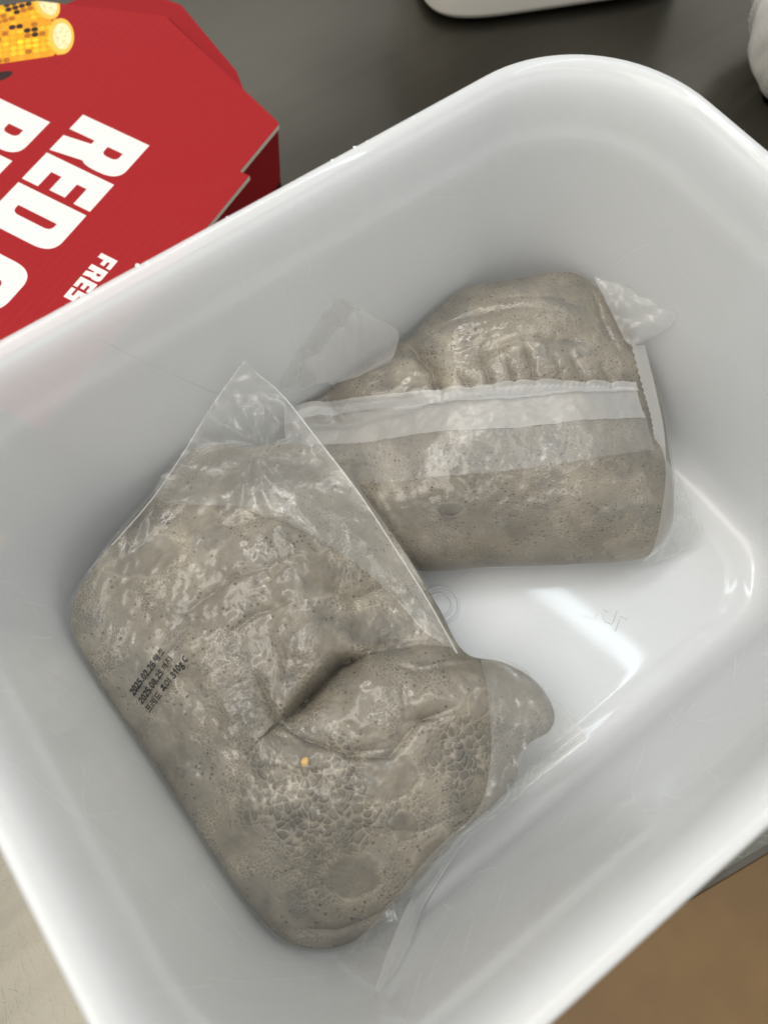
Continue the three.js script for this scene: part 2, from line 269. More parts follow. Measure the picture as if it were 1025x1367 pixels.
// second bag: the loaf-shaped one in the far corner
const folds2 = sum([
  crease([[-11.5,60.0,-102.0], [23.7,70.0,-77.1], [75.0,75.0,-41.2], [130.6,60.0,-11.7]], 0.010, 0.003, 0.008),
  crease([[53.6,60.0,-101.9], [53.2,70.0,-80.9], [46.1,70.0,-65.8]], 0.012, 0.006, 0.003),
  crease([[52.9,50.0,-106.7], [69.4,50.0,-112.7], [90.6,50.0,-114.7]], 0.006, 0.003, 0.004),
  crease([[5.5,60.0,-107.6], [5.5,60.0,-94.8]], 0.009, 0.004, 0.004),
  ...[[610, 490, 622, 522], [640, 470, 648, 520], [672, 488, 676, 520], [700, 465, 702, 520], [735, 480, 738, 518], [760, 470, 770, 518], [800, 480, 812, 516]].map(([a, b, c, d]) => crease(lineOf(a, b, c, d), 0.0016 + 0.0022 * hash(a, c), 0.003, 0.002)),
  crease([[57.6,70.0,-98.7], [85.3,75.0,-87.6], [109.6,77.0,-71.9]], 0.003, 0.004, 0.003), crease([[96.7,75.0,-90.1], [121.9,75.0,-74.6], [136.0,72.0,-56.3]], 0.0025, 0.003, 0.004), crease([[70.3,76.0,-68.9], [97.5,77.0,-57.6], [118.1,75.0,-42.8]], 0.0025, 0.004, 0.003),
  crease([[146.4,70.0,-69.9], [136.5,70.0,-49.5], [132.2,65.0,-32.8]], 0.005, 0.002, 0.004),
]);
function lineOf(a, b, c, d) { const f = (x, y) => { const o = [58.5,72.0,-70.4], e = [124.5,72.0,-32.8], g = [53.3,72.0,-58.1]; const s = (x - 610) / 210, t = (y - 490 + 20 * s) / 32 - 10 * s / 32 * 0; return o.map((q, i) => q + (e[i] - o[i]) * s + (g[i] - o[i]) * t); }; return [f(a, b), f((a + c) / 2 + 2, (b + d) / 2), f(c, d)]; }
const bag2 = doughShape({
  center: [75.7,40.0,-44.5],
  outline: [[-22.7,30.0,-90.5], [-24.4,30.0,-41.8], [-8.7,25.0,-13.4], [21.8,25.0,7.4], [61.8,25.0,34.1], [87.8,25.0,49.2], [105.4,25.0,47.8], [117.0,30.0,36.3], [131.8,35.0,14.1], [148.2,40.0,-13.4], [160.1,46.0,-39.1], [166.2,52.0,-57.0], [162.3,56.0,-74.7], [147.5,58.0,-87.0], [122.6,58.0,-99.8], [97.3,56.0,-111.3], [77.1,52.0,-119.2], [61.3,46.0,-110.7], [35.2,44.0,-113.2], [9.4,42.0,-116.9], [-11.7,42.0,-117.1]],
  n: 2.6, m: 0.6,
  top: (x, z) => 0.072 + bump(x, z, [98.8,75.0,-69.8], 0.045, 0.006) + bump(x, z, [-6.2,60.0,-90.7], 0.038, -0.027) + bump(x, z, [19.7,60.0,-102.5], 0.014, 0.006) + bump(x, z, [101.6,75.0,-73.1], 0.02, 0.004) + bump(x, z, [72.1,70.0,-93.5], 0.012, 0.004) + bump(x, z, [91.8,60.0,23.7], 0.03, -0.006) + folds2(x, z) + 0.005 * (fbm(x * 45, z * 45, 41, 2) - 0.5) + 0.0024 * (fbm(x * 150, z * 150, 42, 3) - 0.5),
  uv: (x, y, z) => { const s = x * 0.84 + z * 0.55, t = -x * 0.55 + z * 0.84 - y * 0.75; return [(s + 0.13) / 0.32, (t + 0.26) / 0.32]; },
});

// dough colour and relief
function doughTextures(S, seedv, w, h, size, pockets, foam, foamBase, foamLess = 0) {
  // pockets: [u, v, ru, rv, turn] where the film stands off a smooth skin; foam: [u, v, r, strength] where bubbles show as a web
  const col = new Uint8Array(w * h * 4), rel = new Uint8Array(w * h * 4);
  const sr = (x) => (x = clamp(x, 0, 1), (x < 0.0031308 ? x * 12.92 : 1.055 * Math.pow(x, 1 / 2.4) - 0.055) * 255 + 0.5);
  for (let j = 0; j < h; j++) for (let i = 0; i < w; i++) {
    const u = (i + 0.5) / w, v = (j + 0.5) / h, X = u * size[0], Y = v * size[1];   // in mm
    const wx = X + 2.0 * (noise(X / 4, Y / 4, seedv) - 0.5), wy = Y + 2.0 * (noise(X / 4, Y / 4, seedv + 5) - 0.5);
    let skin = 0, rimL = 0, big = 0;
    for (const [a, b, ra, rb, th] of pockets) {
      const dx = X - a, dy = Y - b; if (Math.abs(dx) > 40 || Math.abs(dy) > 40) continue;
      const cx = dx * Math.cos(th) + dy * Math.sin(th), cy = -dx * Math.sin(th) + dy * Math.cos(th), d = Math.hypot(cx / ra, cy / rb) + 0.55 * (fbm(X / 8, Y / 8, seedv + 9, 2) - 0.5);
      skin = Math.max(skin, 1 - smooth(d, 0.78, 1.0)); rimL = Math.max(rimL, Math.exp(-Math.pow((d - 1.06) / 0.07, 2)));
    }
    for (const [a, b, r, k] of foam) { const d = Math.hypot(X - a, Y - b) / r + 0.7 * (fbm(X / 7, Y / 7, seedv + 2, 2) - 0.5); big = Math.max(big, k * (1 - smooth(d, 0.6, 1.15))); }
    const mid = foamBase * smooth(fbm(X / 13, Y / 13, seedv + 21, 3), 0.41, 0.6);
    const c1 = big > 0.62 + 0.2 * (noise(X / 5, Y / 5, seedv + 48) - 0.5) ? cell(wx / 3.2, wy / 3.2, seedv + 30) : cell(wx / 1.9, wy / 1.9, seedv + 31), c2 = cell(wx / 1.55 + 7, wy / 1.55, seedv + 33), c3 = cell(X / 2.1 + 3, Y / 2.1, seedv + 36), c4 = cell(X / 5.2, Y / 5.2, seedv + 39);
    const web1 = smooth(c1[0] / c1[1], 0.76, 0.97) * (0.35 + 0.65 * noise(X / 3, Y / 3, seedv + 47)), web2 = 1 - smooth(c2[1] - c2[0], 0.05, 0.32);
    const pk = smooth(fbm(X / 11, Y / 11, seedv + 80, 3), 0.42, 0.62), q3 = hash(c3[2] * 99999, 3), lim = 0.93 - (0.4 + 0.35 * foamLess) * pk, pit = c3[2] > lim ? (0.35 + 0.65 * q3) * (1 - smooth(c3[0], 0.02 + 0.16 * q3 * q3, 0.1 + 0.2 * q3 * q3)) : 0;
    const pitRim = c3[2] > lim ? 0.5 * q3 * Math.exp(-Math.pow((c3[0] - 0.12 - 0.2 * q3 * q3) / 0.05, 2)) : 0;
    const speck = c4[2] > 0.82 ? 1 - smooth(c4[0], 0.04, 0.1) : 0;
    const low = fbm(X / 28, Y / 28, seedv + 50, 3), fine = fbm(X / 1.1, Y / 1.1, seedv + 55, 3), streak = fbm(X / 9, Y / 2.5, seedv + 60, 3);
    const open = 1 - skin;
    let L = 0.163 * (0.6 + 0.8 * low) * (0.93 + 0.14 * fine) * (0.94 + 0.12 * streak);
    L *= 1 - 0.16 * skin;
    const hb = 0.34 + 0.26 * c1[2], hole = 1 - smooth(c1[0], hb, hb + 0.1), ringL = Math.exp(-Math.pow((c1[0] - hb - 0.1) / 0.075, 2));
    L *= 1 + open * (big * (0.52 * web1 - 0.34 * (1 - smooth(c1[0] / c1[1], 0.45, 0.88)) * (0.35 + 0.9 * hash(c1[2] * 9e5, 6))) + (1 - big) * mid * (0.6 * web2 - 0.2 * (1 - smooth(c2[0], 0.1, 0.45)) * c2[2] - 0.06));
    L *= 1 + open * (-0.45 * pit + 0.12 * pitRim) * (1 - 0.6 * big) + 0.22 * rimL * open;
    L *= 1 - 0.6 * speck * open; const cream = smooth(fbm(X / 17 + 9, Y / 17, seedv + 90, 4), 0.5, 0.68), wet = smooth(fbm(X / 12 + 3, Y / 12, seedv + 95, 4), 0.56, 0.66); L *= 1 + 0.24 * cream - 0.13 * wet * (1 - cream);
    const warm = 0.5 + 0.5 * (noise(X / 20, Y / 20, seedv + 70) - 0.5), o = (j * w + i) * 4;
    col[o] = sr(L * (1.09 + 0.03 * warm - 0.02 * wet)); col[o + 1] = sr(L * 0.97); col[o + 2] = sr(L * (0.80 - 0.06 * warm + 0.035 * wet)); col[o + 3] = 255;
    let H = 0.6 + 0.10 * (fine - 0.5) + 0.25 * (low - 0.5);
    H += open * (big * (0.3 * (smooth(c1[0] / c1[1], 0.3, 0.95) - 0.5)) + (1 - big) * mid * 0.14 * (web2 - 0.5) - 0.3 * pit * (1 - big)) - 0.12 * skin + 0.05 * rimL * open;
    rel[o] = rel[o + 1] = rel[o + 2] = clamp(H, 0, 1) * 255; rel[o + 3] = 255;
  }
  return [finish(new THREE.DataTexture(col, w, h), true, false), finish(new THREE.DataTexture(rel, w, h), false, false)];
}
const at1 = (a) => { const p = mm(a), q = bag1.o.uv(p.x, p.y, p.z); return [q[0] * 240, q[1] * 260]; };
const at2 = (a) => { const p = mm(a), q = bag2.o.uv(p.x, p.y, p.z); return [q[0] * 320, q[1] * 320]; };
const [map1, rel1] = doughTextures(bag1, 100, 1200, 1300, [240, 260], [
  [...at1([-108.8,60.6,-79.1]), 19, 9, 0.5], [...at1([-76.4,55.4,57.3]), 12, 11, 0.3], [...at1([-99.8,58.9,29.7]), 16, 7, 0.9], [...at1([-81.5,31.1,95.1]), 13, 6, -0.3], [...at1([-110.2,39.9,80.4]), 13, 8, 0.5], [...at1([-27.8,56.0,57.6]), 6, 5, 0],
  [...at1([-57.1,65.2,-27.1]), 20, 9, 0.2], [...at1([-81.1,44.9,76.9]), 6, 6, 0], [...at1([-46.7,49.3,2.5]), 14, 10, 0.4], [...at1([-47.5,70.1,-76.6]), 26, 12, 0.2]],
[[...at1([-101.5,56.9,48.1]), 26, 1], [...at1([-117.0,57.1,33.2]), 18, 0.8], [...at1([-47.9,51.0,68.7]), 16, 0.9], [...at1([-77.7,48.2,72.3]), 14, 0.6], [...at1([-107.5,60.2,-3.4]), 18, 0.45], [...at1([-78.8,67.0,-0.3]), 14, 0.4], [...at1([-119.1,43.8,66.8]), 16, 0.35]], 0.8);
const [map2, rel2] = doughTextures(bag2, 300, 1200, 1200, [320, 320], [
  [...at2([15.5,57.7,-19.0]), 7, 4, 0], [...at2([38.9,55.3,-0.8]), 3, 2.5, 0], [...at2([70.2,69.0,-15.0]), 4, 4, 0], [...at2([88.0,62.2,9.0]), 5, 3, 0.4]],
[[...at2([67.7,62.8,3.1]), 30, 0.18]], 0.55, 1);
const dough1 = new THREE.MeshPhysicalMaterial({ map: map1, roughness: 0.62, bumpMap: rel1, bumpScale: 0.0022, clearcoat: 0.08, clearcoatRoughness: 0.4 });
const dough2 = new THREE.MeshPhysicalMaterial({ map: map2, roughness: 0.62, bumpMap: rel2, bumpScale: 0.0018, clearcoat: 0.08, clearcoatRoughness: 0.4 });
const filmMap = tex(1024, 1024, (u, v) => { const a = ridge(u * 26, v * 26, 210, 3), b = ridge(u * 9 + 0.6 * noise(u * 20, v * 20, 8), v * 9, 220, 2); return 0.3 + 0.5 * a * 0.7 + 0.35 * b + 0.1 * noise(u * 200, v * 200, 3); });
const film = new THREE.MeshPhysicalMaterial({ color: rgb(0.98, 0.98, 0.97), roughness: 0.17, specularIntensity: 0.75, ior: 1.5, transmission: 0.98, thickness: 0, bumpMap: filmMap, bumpScale: 0.00035 });
const looseFilm = new THREE.MeshPhysicalMaterial({ color: rgb(0.96, 0.96, 0.96), roughness: 0.42, ior: 1.5, transmission: 0.88, thickness: 0, bumpMap: filmMap, bumpScale: 0.0005 });
const clearFilm = new THREE.MeshPhysicalMaterial({ color: rgb(0.97, 0.97, 0.97), roughness: 0.3, ior: 1.5, transmission: 0.945, thickness: 0, bumpMap: filmMap, bumpScale: 0.0005 });
const edgeFilm = new THREE.MeshPhysicalMaterial({ color: rgb(0.96, 0.96, 0.96), roughness: 0.3, ior: 1.5, transmission: 0.82, thickness: 0 });
const sealFilm = new THREE.MeshPhysicalMaterial({ color: rgb(0.93, 0.93, 0.93), roughness: 0.4, ior: 1.5, transmission: 0.78, thickness: 0, bumpMap: filmMap, bumpScale: 0.0008 });

// a sheet through rows of points; it keeps above what it lies on
function sheet(rows, nu, nv, wrinkle = () => 0, shapes = [], gap = 0.0012, uvScale = 6, over = () => 0) {
  const curves = rows.map((r) => spline(r.map(mm)));
  return gridGeo(nu, nv, (s, t) => {
    const col = curves.map((c) => c.getPoint(s)), p = col.length > 2 ? spline(col).getPoint(t) : col[0].clone().lerp(col[1], t);
    p.y += wrinkle(s, t, p);
    for (const S of shapes) { const y = S.top(p.x, p.z); if (y > 0 && p.y < y + gap) p.y = y + gap + over(p.x, p.z); }
    p.y = Math.max(p.y, 0.0052);
    keepIn(p, 0.001);
    return { p, uv: [p.x * uvScale + p.y * 3, p.z * uvScale - p.y * 3] };
  });
}
const crumple = (k, f, sd, turn = 0.6, st = 1.5) => (s, t, p) => { const m = (0.1 + smooth(s, 0, 0.15)) * (0.1 + smooth(1 - s, 0, 0.15)); return m * (k * (facet(p.x, p.z, f, sd, turn, st) - 0.3) + 0.35 * k * facet(p.x, p.z, f * 2.3, sd + 9, turn + 1, st)); };
function weld(pts, r, parent, shapes = []) { const c = spline(pts.map(mm)); r *= 0.7; const q = c.getPoints(80).map((p) => { for (const S of shapes) { const y = S.top(p.x, p.z); if (y > 0 && p.y < y + 0.002) p.y = y + 0.002; } return keepIn(p, 0.0014); }); const g = new THREE.TubeGeometry(spline(q), 160, r, 6); return add('film_edge', g, edgeFilm, parent); }

function freeFilm(name, rows, nu, nv, wrinkle, shapes, gap, parent, back = looseFilm, over = () => 0) {   // front and back film of the bag where nothing fills it
  add(name, sheet(rows, nu, nv, wrinkle, shapes, gap, 6, over), back, parent);
  add(name, sheet(rows, nu, nv, (s, t, p) => wrinkle(s, t, p) * 1.15 + 0.0012 + 0.0016 * facet(p.x + p.y * 0.4, p.z - p.y * 0.4, 95, 77, 0.8, 1.7), shapes, gap + 0.0012, 6, over), film, parent);
}
const dB1 = thing('dough_bag', 'larger dough bag lying across the left of the bin, dated in black print', 'bag of dough', [0, 0, 0]);
const D1 = add('dough', mergeGeometries([doughGeo(bag1, 0, () => 0), bottomGeo(bag1, 0.0052)]), dough1, dB1);
const burstA = burst([-43.1,68.0,-82.8], 11, 0.034, 0.0042, 41), burstB = burst([-43.5,58.5,-21.7], 9, 0.03, 0.0032, 42), burstC = burst([-100.5,52.7,13.8], 8, 0.018, 0.002, 43);
add('film', doughGeo(bag1, 0.0008, (x, z) => {
  const w = Math.min(1, bump(x, z, [-47.5,70.0,-76.7], 0.022, 1) + bump(x, z, [-62.5,65.0,-24.9], 0.022, 1) + bump(x, z, [-53.8,55.0,7.1], 0.018, 0.8));
  return 0.0003 + burstB(x, z) + burstC(x, z) + w * (0.0032 * facet(x, z, 42, 140, 0.5, 1.7) + 0.0006 * facet(x, z, 150, 142, 1.2, 1.4)) + 0.0011 * smooth(fbm(x * 30, z * 30, 145, 2), 0.54, 0.66) * facet(x, z, 70, 146, 2.4, 2.1);
}, 420, 130), film, dB1);
freeFilm('corner_film', [
  [[-30.2,104.0,-111.1], [-27.6,105.0,-109.4], [-27.0,104.0,-104.7]],
  [[-48.0,92.0,-109.0], [-34.5,94.0,-102.4], [-21.6,93.0,-95.1]],
  [[-69.9,80.0,-103.1], [-43.5,84.0,-88.3], [-19.0,83.0,-72.0]],
  [[-90.2,66.0,-99.8], [-52.2,70.0,-75.5], [-17.3,75.0,-44.5]],
  [[-63.1,50.0,-70.5], [-37.4,50.0,-46.3], [-17.8,67.0,-18.1]],
  [[-31.0,50.0,-13.5], [-22.1,50.0,-2.7], [-19.0,60.0,9.2]],
  [[-26.4,45.0,20.3], [-23.1,45.0,26.9], [-21.1,50.0,34.5]],
], 110, 160, (s, t, p) => (0.006 * (facet(p.x, p.z, 58, 150, 0.9, 1.35) - 0.3) + 0.002 * facet(p.x, p.z, 140, 152, 0.2, 1.3) + burstA(p.x, p.z)) * smooth(s, 0, 0.12) * smooth(1 - s, 0, 0.12), [bag1], 0.0014, dB1, clearFilm, burstA);
freeFilm('end_film', [
  [[-12.7,48.0,40.2], [-0.0,44.0,57.1], [4.1,40.0,76.4], [5.7,34.0,96.3]],
  [[-23.0,54.0,57.0], [-15.8,50.0,69.3], [-10.6,45.0,82.1], [-3.3,33.0,95.9]],
  [[-34.5,50.0,74.7], [-27.1,46.0,81.6], [-23.2,42.0,87.9], [-18.8,26.0,95.8]],
  [[-51.5,44.0,89.6], [-44.0,42.0,93.2], [-41.1,30.0,95.9], [-38.0,18.0,99.1]],
  [[-74.8,38.0,92.4], [-69.5,34.0,94.7], [-65.6,24.0,96.4], [-61.3,12.0,98.1]],
  [[-104.1,28.0,98.2], [-98.3,26.0,101.0], [-93.7,20.0,103.2], [-89.3,14.0,106.0]],
  [[-117.7,24.0,100.9], [-113.8,30.0,106.2], [-110.7,40.0,109.5], [-106.9,50.0,111.8]],
  [[-134.1,18.0,102.0], [-129.7,32.0,110.2], [-124.2,60.0,113.4], [-120.0,83.0,114.1]],
], 50, 180, crumple(0.003, 60, 160, 1.1, 1.6), [bag1], 0.0013, dB1, clearFilm);
add('end_film', sheet([
  [[3.5,30.0,56.6], [6.5,31.0,96.5]],
  [[-15.9,12.0,84.8], [-2.6,30.0,96.1]],
  [[-42.3,8.0,95.9], [-37.8,15.0,99.6]],
  [[-71.6,8.0,99.9], [-61.4,9.0,98.9]],
  [[-104.2,7.0,104.3], [-89.4,12.5,106.1]],
  [[-139.2,10.0,103.0], [-120.3,80.0,114.6]],
], 20, 60, () => 0, [], 0, 6), looseFilm, dB1);
weld([[-30.3,104.5,-110.7], [-48.1,92.5,-108.7], [-70.0,80.5,-102.8], [-91.4,68.0,-98.7], [-117.9,62.0,-92.5]], 0.0005, dB1, [bag1]);
weld([[-27.2,104.5,-104.4], [-21.7,93.5,-94.9], [-19.1,83.5,-71.8], [-17.5,75.5,-44.3], [-18.0,68.0,-17.9], [-19.3,61.0,9.4], [-21.3,51.0,34.6]], 0.0006, dB1, [bag1]);
add('end_seal', sheet([
  [[2.9,36.0,92.8], [5.5,35.0,96.6]],
  [[-20.6,28.0,92.3], [-19.3,27.0,97.1]],
  [[-48.2,18.0,93.6], [-46.1,15.0,99.1]],
  [[-62.2,16.0,94.3], [-60.7,14.0,99.2]],
  [[-91.9,17.0,101.6], [-89.3,15.5,107.3]],
  [[-109.6,51.0,107.2], [-106.1,52.0,112.7]],
  [[-120.7,83.0,111.6], [-119.2,83.5,114.8]],
], 8, 200, (s, t) => 0.0008 * Math.sin(s * 19), [bag1], 0.003), sealFilm, dB1);
add('corner_film', sheet([[[-122.1,83.0,113.1], [-119.8,83.0,115.1]], [[-121.9,100.0,114.7], [-114.6,117.0,116.7]], [[-121.9,109.0,116.3], [-111.3,128.0,122.6]]], 10, 20, crumple(0.001, 120, 9), []), looseFilm, dB1);

// date print on the bag
{
  const c = document.createElement('canvas'); c.width = 512; c.height = 256; const x = c.getContext('2d');
  x.fillStyle = '#000'; x.fillRect(0, 0, 512, 256); x.fillStyle = x.strokeStyle = '#fff'; x.lineWidth = 8;
  const jamo = { // strokes in a 10 x 10 box
    '제': [[0, 1, 4, 1], [2, 1, 0, 6], [2, 3, 4, 6], [4, 4, 6, 4], [6, 0, 6, 10], [8.5, 0, 8.5, 10]], '조': [[1, 1, 9, 1], [5, 1, 1, 5], [5, 3, 9, 5], [5, 5, 5, 8.5], [0, 8.5, 10, 8.5]],
    '까': [[0, 2, 2.5, 2], [2.5, 2, 1.5, 8], [3.5, 2, 6, 2], [6, 2, 5, 8], [8, 0, 8, 10], [8, 5, 10, 5]], '지': [[0, 1.5, 6, 1.5], [3, 1.5, 0, 8], [3, 4, 6, 8], [8.5, 0, 8.5, 10]],
    '프': [[1, 1, 9, 1], [3, 1, 3, 5], [7, 1, 7, 5], [1, 5, 9, 5], [0, 8.5, 10, 8.5]], '레': [[0, 1, 4, 1], [4, 1, 4, 4.5], [0, 4.5, 4, 4.5], [0, 4.5, 0, 8], [0, 8, 4, 8], [4, 5, 6.4, 5], [6.4, 0, 6.4, 10], [9, 0, 9, 10]],
    '드': [[1, 1, 9, 1], [1, 1, 1, 5.5], [1, 5.5, 9, 5.5], [0, 8.5, 10, 8.5]], '흑': [[3.5, 0, 6.5, 0], [1, 1.3, 9, 1.3], [3.5, 2.6, 6.5, 2.6], [3.5, 4.2, 6.5, 4.2], [0, 5.8, 10, 5.8], [1, 7.2, 9, 7.2], [9, 7.2, 9, 10]],
    '미': [[0, 1.5, 5, 1.5], [5, 1.5, 5, 8], [0, 8, 5, 8], [0, 1.5, 0, 8], [8.5, 0, 8.5, 10]],
  };
  const put = (s, y, h) => {
    let px = 6; x.font = 'bold ' + Math.round(h * 1.28) + 'px sans-serif';
    for (const ch of s) {
      if (jamo[ch]) { for (const [a, b, d, e] of jamo[ch]) { x.beginPath(); x.moveTo(px + a * h * 0.09, y - h + b * h * 0.1); x.lineTo(px + d * h * 0.09, y - h + e * h * 0.1); x.lineWidth = 8; x.stroke(); } px += h * 1.08; }
      else { x.save(); x.translate(px, y); x.scale(0.86, 1); x.fillText(ch, 0, 0); x.lineWidth = 2.5; x.strokeText(ch, 0, 0); px += x.measureText(ch).width * 0.86; x.restore(); }
    }
  };
  put('2025.02.26 제조', 72, 52); put('2025.08.25 까지', 154, 52); put('프레드 흑미 310g C', 238, 52);
  const alpha = finish(new THREE.CanvasTexture(c), false, false);
  const o = mm([-141.8,52.9,-19.3]), r = mm([-115.2,63.0,-26.9]), up = mm([-144.7,53.9,-34.7]);
  const e1 = r.clone().sub(o), e2 = up.clone().sub(o); e1.y = e2.y = 0;
  const patch = gridGeo(50, 24, (s, t) => { const p = o.clone().addScaledVector(e1, s).addScaledVector(e2, t); p.y = bag1.top(p.x, p.z) + 0.0034; return { p, uv: [s, t] }; });
  add('date_print', patch, new THREE.MeshStandardMaterial({ color: 0x0b0b0d, roughness: 0.6, alphaMap: alpha, transparent: true }), dB1);
}

const dB2 = thing('dough_bag_001', 'loaf-shaped dough bag with a white back seam, in the far corner of the bin', 'bag of dough', [0, 0, 0]);
const D2 = add('dough', mergeGeometries([doughGeo(bag2, 0, () => 0), bottomGeo(bag2, 0.0052)]), dough2, dB2);
add('film', doughGeo(bag2, 0.0008, (x, z) => 0.0003 + 0.0009 * smooth(fbm(x * 30, z * 30, 345, 2), 0.5, 0.66) * facet(x, z, 60, 340, 0.5, 2.2), 420, 130), film, dB2);
// the back seam: two overlapping bands of doubled film and a crimped free edge
add('back_seam', sheet([
  [[-17.2,52.0,-108.0], [-7.2,43.6,-108.5], [27.0,56.3,-81.2], [60.7,67.2,-55.2], [96.8,67.3,-32.0], [126.0,59.7,-15.2]],
  [[-22.7,52.0,-99.8], [-10.3,39.9,-100.5], [22.3,52.8,-74.8], [51.9,73.6,-45.4], [87.3,73.5,-23.1], [121.8,59.9,-7.5]],
  [[-26.3,48.0,-89.9], [-13.4,37.3,-90.9], [15.2,53.9,-65.1], [45.8,71.8,-37.5], [81.9,72.1,-16.4], [119.9,57.6,-0.3]],
], 160, 20, (s, t, p) => 0.0012 * facet(p.x, p.z, 70, 380, 0.9, 2.2), [bag2], 0.0022), sealFilm, dB2);
add('back_seam', sheet([
  [[-26.3,48.0,-89.9], [-13.4,37.3,-90.9], [15.2,53.9,-65.1], [45.8,71.8,-37.5], [81.9,72.1,-16.4], [119.9,57.6,-0.3]],
  [[-13.2,38.3,-76.4], [13.0,58.7,-50.3], [42.6,68.9,-27.5], [79.5,68.9,-7.3], [116.6,55.4,7.4]],
  [[-11.6,44.5,-59.0], [12.3,60.6,-37.9], [40.4,66.0,-18.7], [77.8,66.2,0.7], [113.6,54.6,14.1]],
], 120, 12, () => 0, [bag2], 0.0019), clearFilm, dB2);
add('seam_edge', sheet([
  [[-16.1,52.0,-109.8], [-6.1,44.0,-110.1], [28.0,57.5,-82.7], [61.5,68.3,-56.4], [97.4,68.7,-33.1], [127.2,60.1,-16.7]],
  [[-20.4,52.0,-103.2], [-8.9,41.7,-103.7], [25.2,52.0,-78.8], [54.4,73.4,-48.5], [91.0,72.9,-27.2], [125.4,59.8,-12.5]],
], 260, 8, (s, t) => 0.0022 * (1 - t) + 0.0004 * Math.sin(s * 400) * Math.min(1, 4 * (1 - t)), [bag2], 0.0034), sealFilm, dB2);
// right end
const zig = (s) => 0.5 + 0.5 * (Math.abs(((s * 22) % 1) - 0.5) * 4 - 1);
add('end_seal', gridGeo(132, 6, (s, t) => {
  const a = spline([[141.6,60.0,-34.3], [130.2,60.0,-14.6], [123.6,56.0,0.8], [117.8,50.0,12.9], [113.2,42.0,24.9]].map(mm)).getPoint(s), b = spline([[147.8,58.0,-30.9], [135.8,57.0,-10.1], [126.6,52.0,8.0], [120.1,47.0,18.8], [116.5,40.0,28.7]].map(mm)).getPoint(s);
  const p = a.clone().lerp(b, lerp(-0.14 * zig(s), 1, t)); p.y += 0.0015; return { p: keepIn(p), uv: [p.x * 6, p.z * 6] };
}), sealFilm, dB2);
freeFilm('corner_film', [
  [[144.1,74.0,-70.5], [148.6,78.0,-59.0], [152.5,80.0,-41.3], [157.0,80.0,-28.0]],
  [[141.0,70.0,-54.4], [144.9,72.0,-45.5], [149.3,74.0,-35.1], [155.0,75.0,-27.0]],
  [[138.4,64.0,-37.1], [139.4,64.0,-33.7], [142.7,64.0,-31.9], [147.1,64.0,-31.3]],
], 40, 30, crumple(0.004, 70, 350), [bag2], 0.001, dB2);
freeFilm('corner_film', [
  [[118.1,46.0,19.8], [120.9,44.0,22.6], [122.0,40.0,28.2], [123.0,32.0,37.7]],
  [[111.5,40.0,27.5], [116.9,36.0,31.8], [121.9,30.0,38.8], [125.1,22.0,48.4]],
  [[101.5,34.0,36.8], [109.7,30.0,41.9], [118.2,22.0,48.4], [126.4,14.0,56.8]],
  [[92.3,22.0,46.8], [98.8,20.0,50.7], [109.0,12.0,54.9], [117.7,9.0,57.4]],
  [[90.3,12.0,49.7], [95.3,10.0,52.6], [100.6,8.0,54.6], [106.5,6.5,55.8]],
], 40, 50, crumple(0.003, 70, 360), [bag2], 0.001, dB2);
// left end, standing up against the wall
freeFilm('corner_film', [
  [[18.0,98.0,-128.4], [21.9,100.0,-126.7], [24.0,98.0,-124.0]],
  [[7.7,90.0,-125.4], [21.3,93.0,-120.5], [29.9,92.0,-119.7]],
  [[-2.8,80.0,-122.7], [16.4,80.0,-114.9], [39.5,81.0,-110.7]],
  [[-12.3,70.0,-120.7], [5.0,68.0,-112.3], [49.1,67.0,-104.2]],
  [[-16.7,62.0,-121.2], [-5.2,58.0,-111.7], [39.0,55.0,-97.6]],
], 60, 70, crumple(0.006, 42, 370, 1.2, 1.9), [bag2], 0.0015, dB2);

